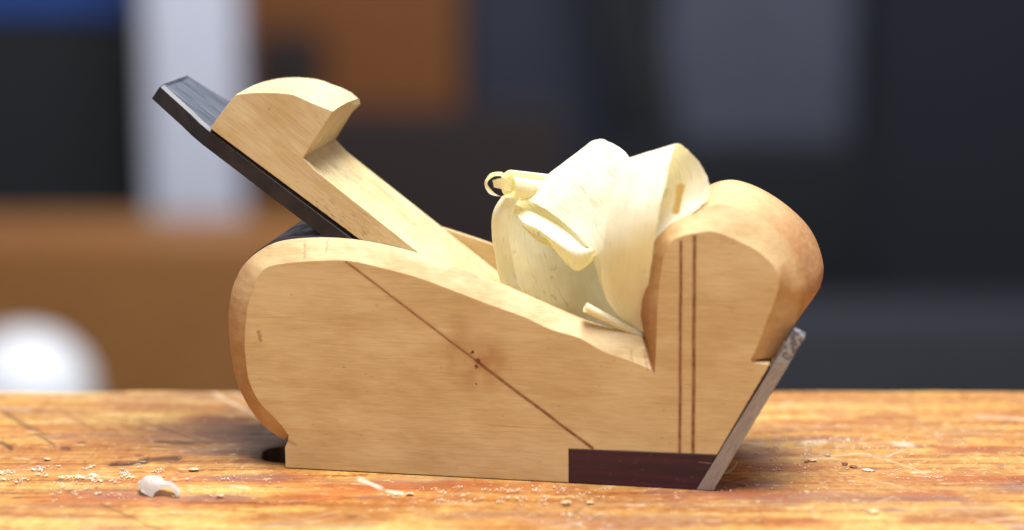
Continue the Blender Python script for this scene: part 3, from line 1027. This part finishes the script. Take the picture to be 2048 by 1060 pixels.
# curl lying loose on the bench
bz = onbench(318, 992)


def bb(x, y, dy):
    return atY(x, y, bz.y + dy * K)


sheet('wood_shaving', [[(284, 974, 60), (293, 962, 56), (306, 958, 52), (326, 967, 46), (342, 973, 36), (352, 985, 22)],
                       [(276, 968, 34), (289, 953, 34), (306, 950, 32), (327, 960, 26), (345, 966, 16), (360, 979, 6)],
                       [(277, 975, 18), (291, 965, 14), (307, 964, 12), (328, 967, 8), (345, 969, 2), (360, 987, -4)],
                       [(283, 983, 8), (303, 994, 0), (311, 984, 2), (329, 976, 2), (343, 977, -4), (354, 995, -8)]],
      SHAVE_PALE, 6, 6, 'curled white shaving lying alone on the bench at left', world=lambda x, y, t: bb(x, y, t), wob=0.0001, group='loose shavings on the bench')
sheet('wood_shaving', [[(1448, 946, 0), (1458, 940, 0), (1468, 931, 0), (1474, 921, 0)], [(1450, 949, -6), (1461, 944, -8), (1471, 934, -8), (1477, 923, -6)]],
      SHAVE_PALE, 5, 3, 'thin pale sliver of shaving leaning at the foot of the steel plate',
      world=lambda x, y, t: atY(x, y, onbench(1452, 952).y + t * K), group='loose shavings on the bench')

# ================================================================= CHIPS AND DUST
CHIPW = wood_mat('chip_wood', (0.74, 0.56, 0.34), (0.55, 0.33, 0.16), seed=2.0, bev=0)
CHIPD = wood_mat('chip_bark', (0.30, 0.15, 0.08), (0.14, 0.05, 0.025), seed=6.0, bev=0)


def chip(px, py, lw, lh, mat, label, ang=0.0):
    p = onbench(px, py)
    bm = bmesh.new()
    bmesh.ops.create_icosphere(bm, subdivisions=2, radius=1.0)
    for v in bm.verts:
        n = mnoise.noise_vector(v.co * 1.7 + Vector((px, py, 0)))
        v.co += n * 0.45
        v.co = Vector((v.co.x * lw * K / 2, v.co.y * lw * K * .35, v.co.z * lh * K * .3))
    mz = min(v.co.z for v in bm.verts)
    for v in bm.verts: v.co.z -= mz
    o = finish('wood_chip', bm, mat, None, angle=25)
    o.location = (p.x, p.y, 0.0)
    o.rotation_euler = (0, 0, ang)
    tag(o, label, 'wood chip', 'wood chips scattered on the bench')


chip(1746, 1026, 26, 12, CHIPW, 'pale round wood chip on the bench at the lower right')
chip(1624, 922, 24, 9, CHIPW, 'pale elongated chip right of the plane nose', .2)
chip(1613, 925, 10, 6, CHIPD, 'brown crumb touching the pale elongated chip')
chip(1690, 930, 14, 10, CHIPD, 'dark brown chip on the bench, rightmost dark one', .5)
chip(1707, 935, 18, 8, CHIPD, 'flat brown chip beside the white splinter', -.3)
chip(1737, 941, 26, 4, SHAVE_PALE, 'thin white splinter on the bench right of the plane', -.5)
chip(1655, 913, 14, 4, CHIPD, 'thin dark chip behind the pale elongated chip')
chip(1133, 1007, 20, 9, CHIPW, 'pale chip in front of the dark sole inlay')
chip(1180, 1006, 16, 7, CHIPW, 'smaller pale chip in front of the sole inlay')
chip(388, 939, 24, 5, CHIPW, 'flat whitish chip left of the plane heel')
chip(440, 993, 16, 8, CHIPW, 'pale chip on the purple stain at left', .3)
chip(95, 919, 14, 6, CHIPW, 'small pale crumb above the sawdust at far left')
chip(820, 988, 18, 6, CHIPW, 'whitish chip on the red stain in front of the plane', .2)


def sawdust():
    bm = bmesh.new()
    pts = []

    def cl(n, x0, x1, y0, y1, s0, s1, clump=0.0):
        k = 0
        while k < n:
            x = rng.uniform(x0, x1); y = rng.uniform(y0, y1)
            cx, cy = (x - x0) / (x1 - x0) * 2 - 1, (y - y0) / (y1 - y0) * 2 - 1
            if rng.rand() > (1 - 0.8 * (cx * cx + cy * cy) / 2): continue
            if clump and mnoise.noise(Vector((x * .03, y * .12, x0))) < clump * .25: continue
            pts.append((x, y, rng.uniform(s0, s1))); k += 1
    cl(520, -10, 330, 932, 968, 1.4, 4.2, .7)
    cl(90, 100, 260, 955, 1000, 1.4, 4.0, .7)
    cl(70, 330, 560, 940, 1000, 1.2, 3.6, .5)
    cl(400, 760, 1220, 970, 1012, 1.0, 3.4, .6)
    cl(60, 1030, 1230, 1020, 1058, 1.5, 4.5, .6)
    cl(110, 1380, 1660, 905, 1000, 1.0, 3.5, .5)
    cl(380, 1480, 2060, 850, 960, 1.0, 3.6, .6)
    cl(200, 1490, 1760, 870, 915, 1.2, 4.0, .6)
    cl(60, 0, 560, 820, 930, 0.9, 2.4)
    cl(60, 1560, 2060, 785, 860, 0.9, 2.6)
    cl(70, 600, 1400, 1010, 1060, 0.9, 2.6)
    cl(80, 1500, 2060, 960, 1060, 0.9, 2.6)
    for (x, y, s) in pts:
        p = onbench(x, y)
        q = (p - ROOTPOS)
        lx, ly = q.dot(EX), q.dot(EY)
        if -0.061 < lx < 0.066 and abs(ly) < 0.0232: continue
        r = s * K * .62 * rng.uniform(.7, 1.3)
        M = Matrix.Translation((p.x, p.y, r * .45)) @ Matrix.Rotation(rng.uniform(0, 6.28), 4, 'Z') @ Matrix.Rotation(rng.uniform(-.7, .7), 4, 'X')
        ax = rng.uniform(1.0, 2.4)
        vs = [bm.verts.new(M @ Vector((a * r * ax * rng.uniform(.6, 1), b * r * rng.uniform(.6, 1), c * r * .6)))
              for a, b, c in ((-1, 0, 0), (0, -1, .2), (1, .1, 0), (0, 1, .2), (0, 0, 1), (.1, 0, -1))]
        for a, b in ((0, 1), (1, 2), (2, 3), (3, 0)):
            bm.faces.new((vs[a], vs[b], vs[4])); bm.faces.new((vs[b], vs[a], vs[5]))
    o = finish('sawdust', bm, plain('sawdust_wood', (0.66, 0.55, 0.42), 0.8, .2, 300), None, smooth=False, recalc=False)
    tag(o, 'pale sawdust crumbs sprinkled over the bench top', 'sawdust', kind='stuff')


sawdust()


def hair(p0, pts, name='wood_fibre'):
    pass


# ================================================================= BLURRED WORKSHOP BEHIND
FLOOR = -0.88


def bgbox(name, x0, x1, ytop, Y, depth, mat, label, cat, z0=None, bevel=0.01, group=None):
    Y = Y * 1.5
    a = atY(x0, ytop, Y); b = atY(x1, ytop, Y)
    zt = a.z; zb = FLOOR if z0 is None else atY(x0, z0, Y).z
    bm = bmesh.new()
    bmesh.ops.create_cube(bm, size=1.0)
    for v in bm.verts:
        v.co = Vector((v.co.x * (b.x - a.x), v.co.y * depth, (v.co.z + .5) * (zt - zb)))
    bmesh.ops.bevel(bm, geom=list(bm.edges), offset=bevel, segments=2, affect='EDGES')
    o = finish(name, bm, mat, None, angle=40)
    o.location = ((a.x + b.x) / 2, Y + depth / 2, zb)
    tag(o, label, cat, group)
    return o


M_dark = plain('dark_green_cloth', (0.006, 0.009, 0.011), 0.7)
M_black = plain('black_panel', (0.002, 0.003, 0.007), 0.6)
M_navy = plain('dark_navy_panel', (0.022, 0.028, 0.050), 0.6)
M_slate = plain('slate_grey_panel', (0.066, 0.071, 0.105), 0.6)
M_white = plain('white_paint', (0.62, 0.65, 0.76), 0.5, .05)
M_ball = plain('white_plastic', (0.90, 0.92, 0.95), 0.35, .02)
M_brown = wood_mat('brown_cabinet_wood', (0.24, 0.085, 0.022), (0.17, 0.055, 0.014), seed=1.0, bev=0)
M_orange = wood_mat('orange_crate_wood', (0.36, 0.16, 0.045), (0.27, 0.11, 0.03), seed=1.5, bev=0)
M_dbrown = plain('dark_brown_wood', (0.018, 0.009, 0.009), 0.6)
M_blue = plain('blue_plastic', (0.02, 0.07, 0.30), 0.4)
M_floor = plain('concrete_floor', (0.16, 0.155, 0.15), 0.8, .2, 3)
M_wall = plain('dark_workshop_wall', (0.035, 0.038, 0.05), 0.9)
M_grey = plain('grey_box', (0.10, 0.10, 0.125), 0.6)

bm = bmesh.new(); bmesh.ops.create_grid(bm, x_segments=4, y_segments=4, size=7)
fl = finish('floor', bm, M_floor, None, recalc=False); fl.location = (0, 2.0, FLOOR); tag(fl, kind='structure')
bm = bmesh.new(); bmesh.ops.create_cube(bm, size=1)
for v in bm.verts: v.co = Vector((v.co.x * 8, v.co.y * .1, (v.co.z + .5) * 2.6))
wl = finish('wall', bm, M_wall); wl.location = (0, 6.0, FLOOR + 0.001); tag(wl, 'dark workshop back wall', 'wall', kind='structure')

bgbox('tool_cupboard', -500, 268, 34, 2.2, .35, M_dark, 'blurred very dark cupboard at the far left behind the bench', 'cupboard')
bgbox('plastic_bin', -500, 245, -300, 2.2, .15, M_blue, 'blurred blue plastic bin edge at the top left', 'bin', z0=33)
bgbox('painted_post', 262, 452, -600, 2.05, .10, M_white, 'blurred white painted post left of the blade', 'post')
bgbox('wooden_crate', -400, 700, 488, 1.7, .25, M_orange, 'blurred orange brown wooden crate low behind the bench', 'crate')
bgbox('wooden_cabinet', 452, 915, -500, 2.5, .3, M_brown, 'blurred brown wooden cabinet behind the wedge', 'cabinet')
bgbox('storage_box', 640, 1130, 235, 2.1, .15, M_dbrown, 'blurred dark brown box under the brown cabinet', 'box')
bgbox('tool_case', 500, 640, 70, 2.35, .1, M_dbrown, 'blurred dark case against the brown cabinet above the wedge', 'case', z0=200)
bgbox('machine_panel', 930, 1235, -500, 2.6, .2, M_navy, 'blurred slate blue panel above the shavings', 'panel')
bgbox('machine_column', 1225, 1345, -500, 2.45, .2, M_black, 'blurred black machine column right of the slate panel', 'column')
mc = bpy.data.objects['machine_column']
mc.rotation_euler = (0, -0.2, 0)
mc.location.x += math.tan(0.2) * (atY(1300, 150, 3.7).z - FLOOR)
bgbox('metal_locker', 1335, 1725, -500, 2.5, .3, M_slate, 'blurred grey metal locker above the front knob', 'locker')
bgbox('black_drawer_unit', 1180, 1740, 310, 2.2, .2, M_black, 'blurred black drawer unit behind the front knob', 'drawer unit')
bgbox('dark_curtain', 1715, 2500, -500, 2.6, .2, plain('dark_navy_cloth', (0.007, 0.010, 0.018), .8), 'blurred near black curtain at the far right', 'curtain')
bgbox('grey_tool_chest', 1500, 2600, 660, 1.9, .25, plain('grey_chest', (0.034, 0.037, 0.047), .6), 'blurred grey tool chest low at the right', 'chest')

# white domed canister
c = atY(50, 782, 2.1)
rad = abs(atY(184, 782, 2.1).x - c.x)
bm = bmesh.new()
pr = [(0, FLOOR)]
pf = [(rad * .9, FLOOR), (rad, FLOOR + .02), (rad, c.z)]
for a in np.linspace(0.12, math.pi / 2, 10):
    pf.append((rad * math.cos(a), c.z + rad * .92 * math.sin(a)))
NSEG = 40
rings = []
for (r_, z_) in pf:
    if r_ < 1e-4: r_ = 1e-4
    rings.append([bm.verts.new((r_ * math.cos(2 * math.pi * k / NSEG), r_ * math.sin(2 * math.pi * k / NSEG), z_ - FLOOR)) for k in range(NSEG)])
for a, b in zip(rings[:-1], rings[1:]):
    for k in range(NSEG):
        bm.faces.new((a[k], a[(k + 1) % NSEG], b[(k + 1) % NSEG], b[k]))
bm.faces.new(rings[0][::-1]); bm.faces.new(rings[-1])
can = finish('domed_canister', bm, M_ball, None, angle=40)
can.location = (c.x, c.y, FLOOR)
tag(can, 'blurred round white domed canister at the lower left', 'canister')

# ================================================================= LIGHT
w = bpy.data.worlds.new('World'); scene.world = w; w.use_nodes = True
w.node_tree.nodes['Background'].inputs[0].default_value = (0.95, 0.93, 1.0, 1)
w.node_tree.nodes['Background'].inputs[1].default_value = 0.30


def area(name, loc, target, size, power, color=(1, 1, 1), sizey=None):
    l = bpy.data.lights.new(name, 'AREA')
    l.energy = power; l.color = color; l.size = size
    if sizey:
        l.shape = 'RECTANGLE'; l.size_y = sizey
    o = bpy.data.objects.new(name, l)
    o.location = loc
    o.rotation_euler = (Vector(target) - Vector(loc)).to_track_quat('-Z', 'Y').to_euler()
    COL.objects.link(o)
    return o


area('window_light', (0.08, -0.13, 1.1), (0, 0.0, 0.04), 0.55, 32, (0.92, 0.96, 1.0), 0.45)
area('room_fill', (0.8, -1.2, 0.7), (0, 0, 0.04), 0.9, 2.2, (1.0, 0.97, 0.92))  # unseen fill added on the camera side to lift the near face
area('background_fill', (0.1, 1.9, 1.7), (0, 3.3, -0.5), 1.4, 62, (0.95, 0.97, 1.0))  # lamp added above the blurred objects only to light them

# ================================================================= CAMERA
cam = bpy.data.cameras.new('camera')
co = bpy.data.objects.new('camera', cam)
COL.objects.link(co)
co.location = CAM
co.rotation_euler = (math.pi / 2 - PHI, 0, 0)
cam.sensor_width = 36.0
cam.lens = 36.0 * FPX / 2048.0
cam.clip_start = 0.02
cam.clip_end = 50
cam.dof.use_dof = True
foc = W2(L(620, 250, 120))
cam.dof.focus_distance = (foc - CAM).dot(FWD)
cam.dof.aperture_fstop = 4.3
scene.camera = co

scene.view_settings.view_transform = 'Standard'
scene.view_settings.look = 'None'
scene.view_settings.exposure = 0.0
scene.view_settings.gamma = 1.0
scene.render.film_transparent = False
scene.cycles.max_bounces = 10
scene.cycles.transmission_bounces = 6
scene.cycles.transparent_max_bounces = 12
scene.cycles.use_denoising = True
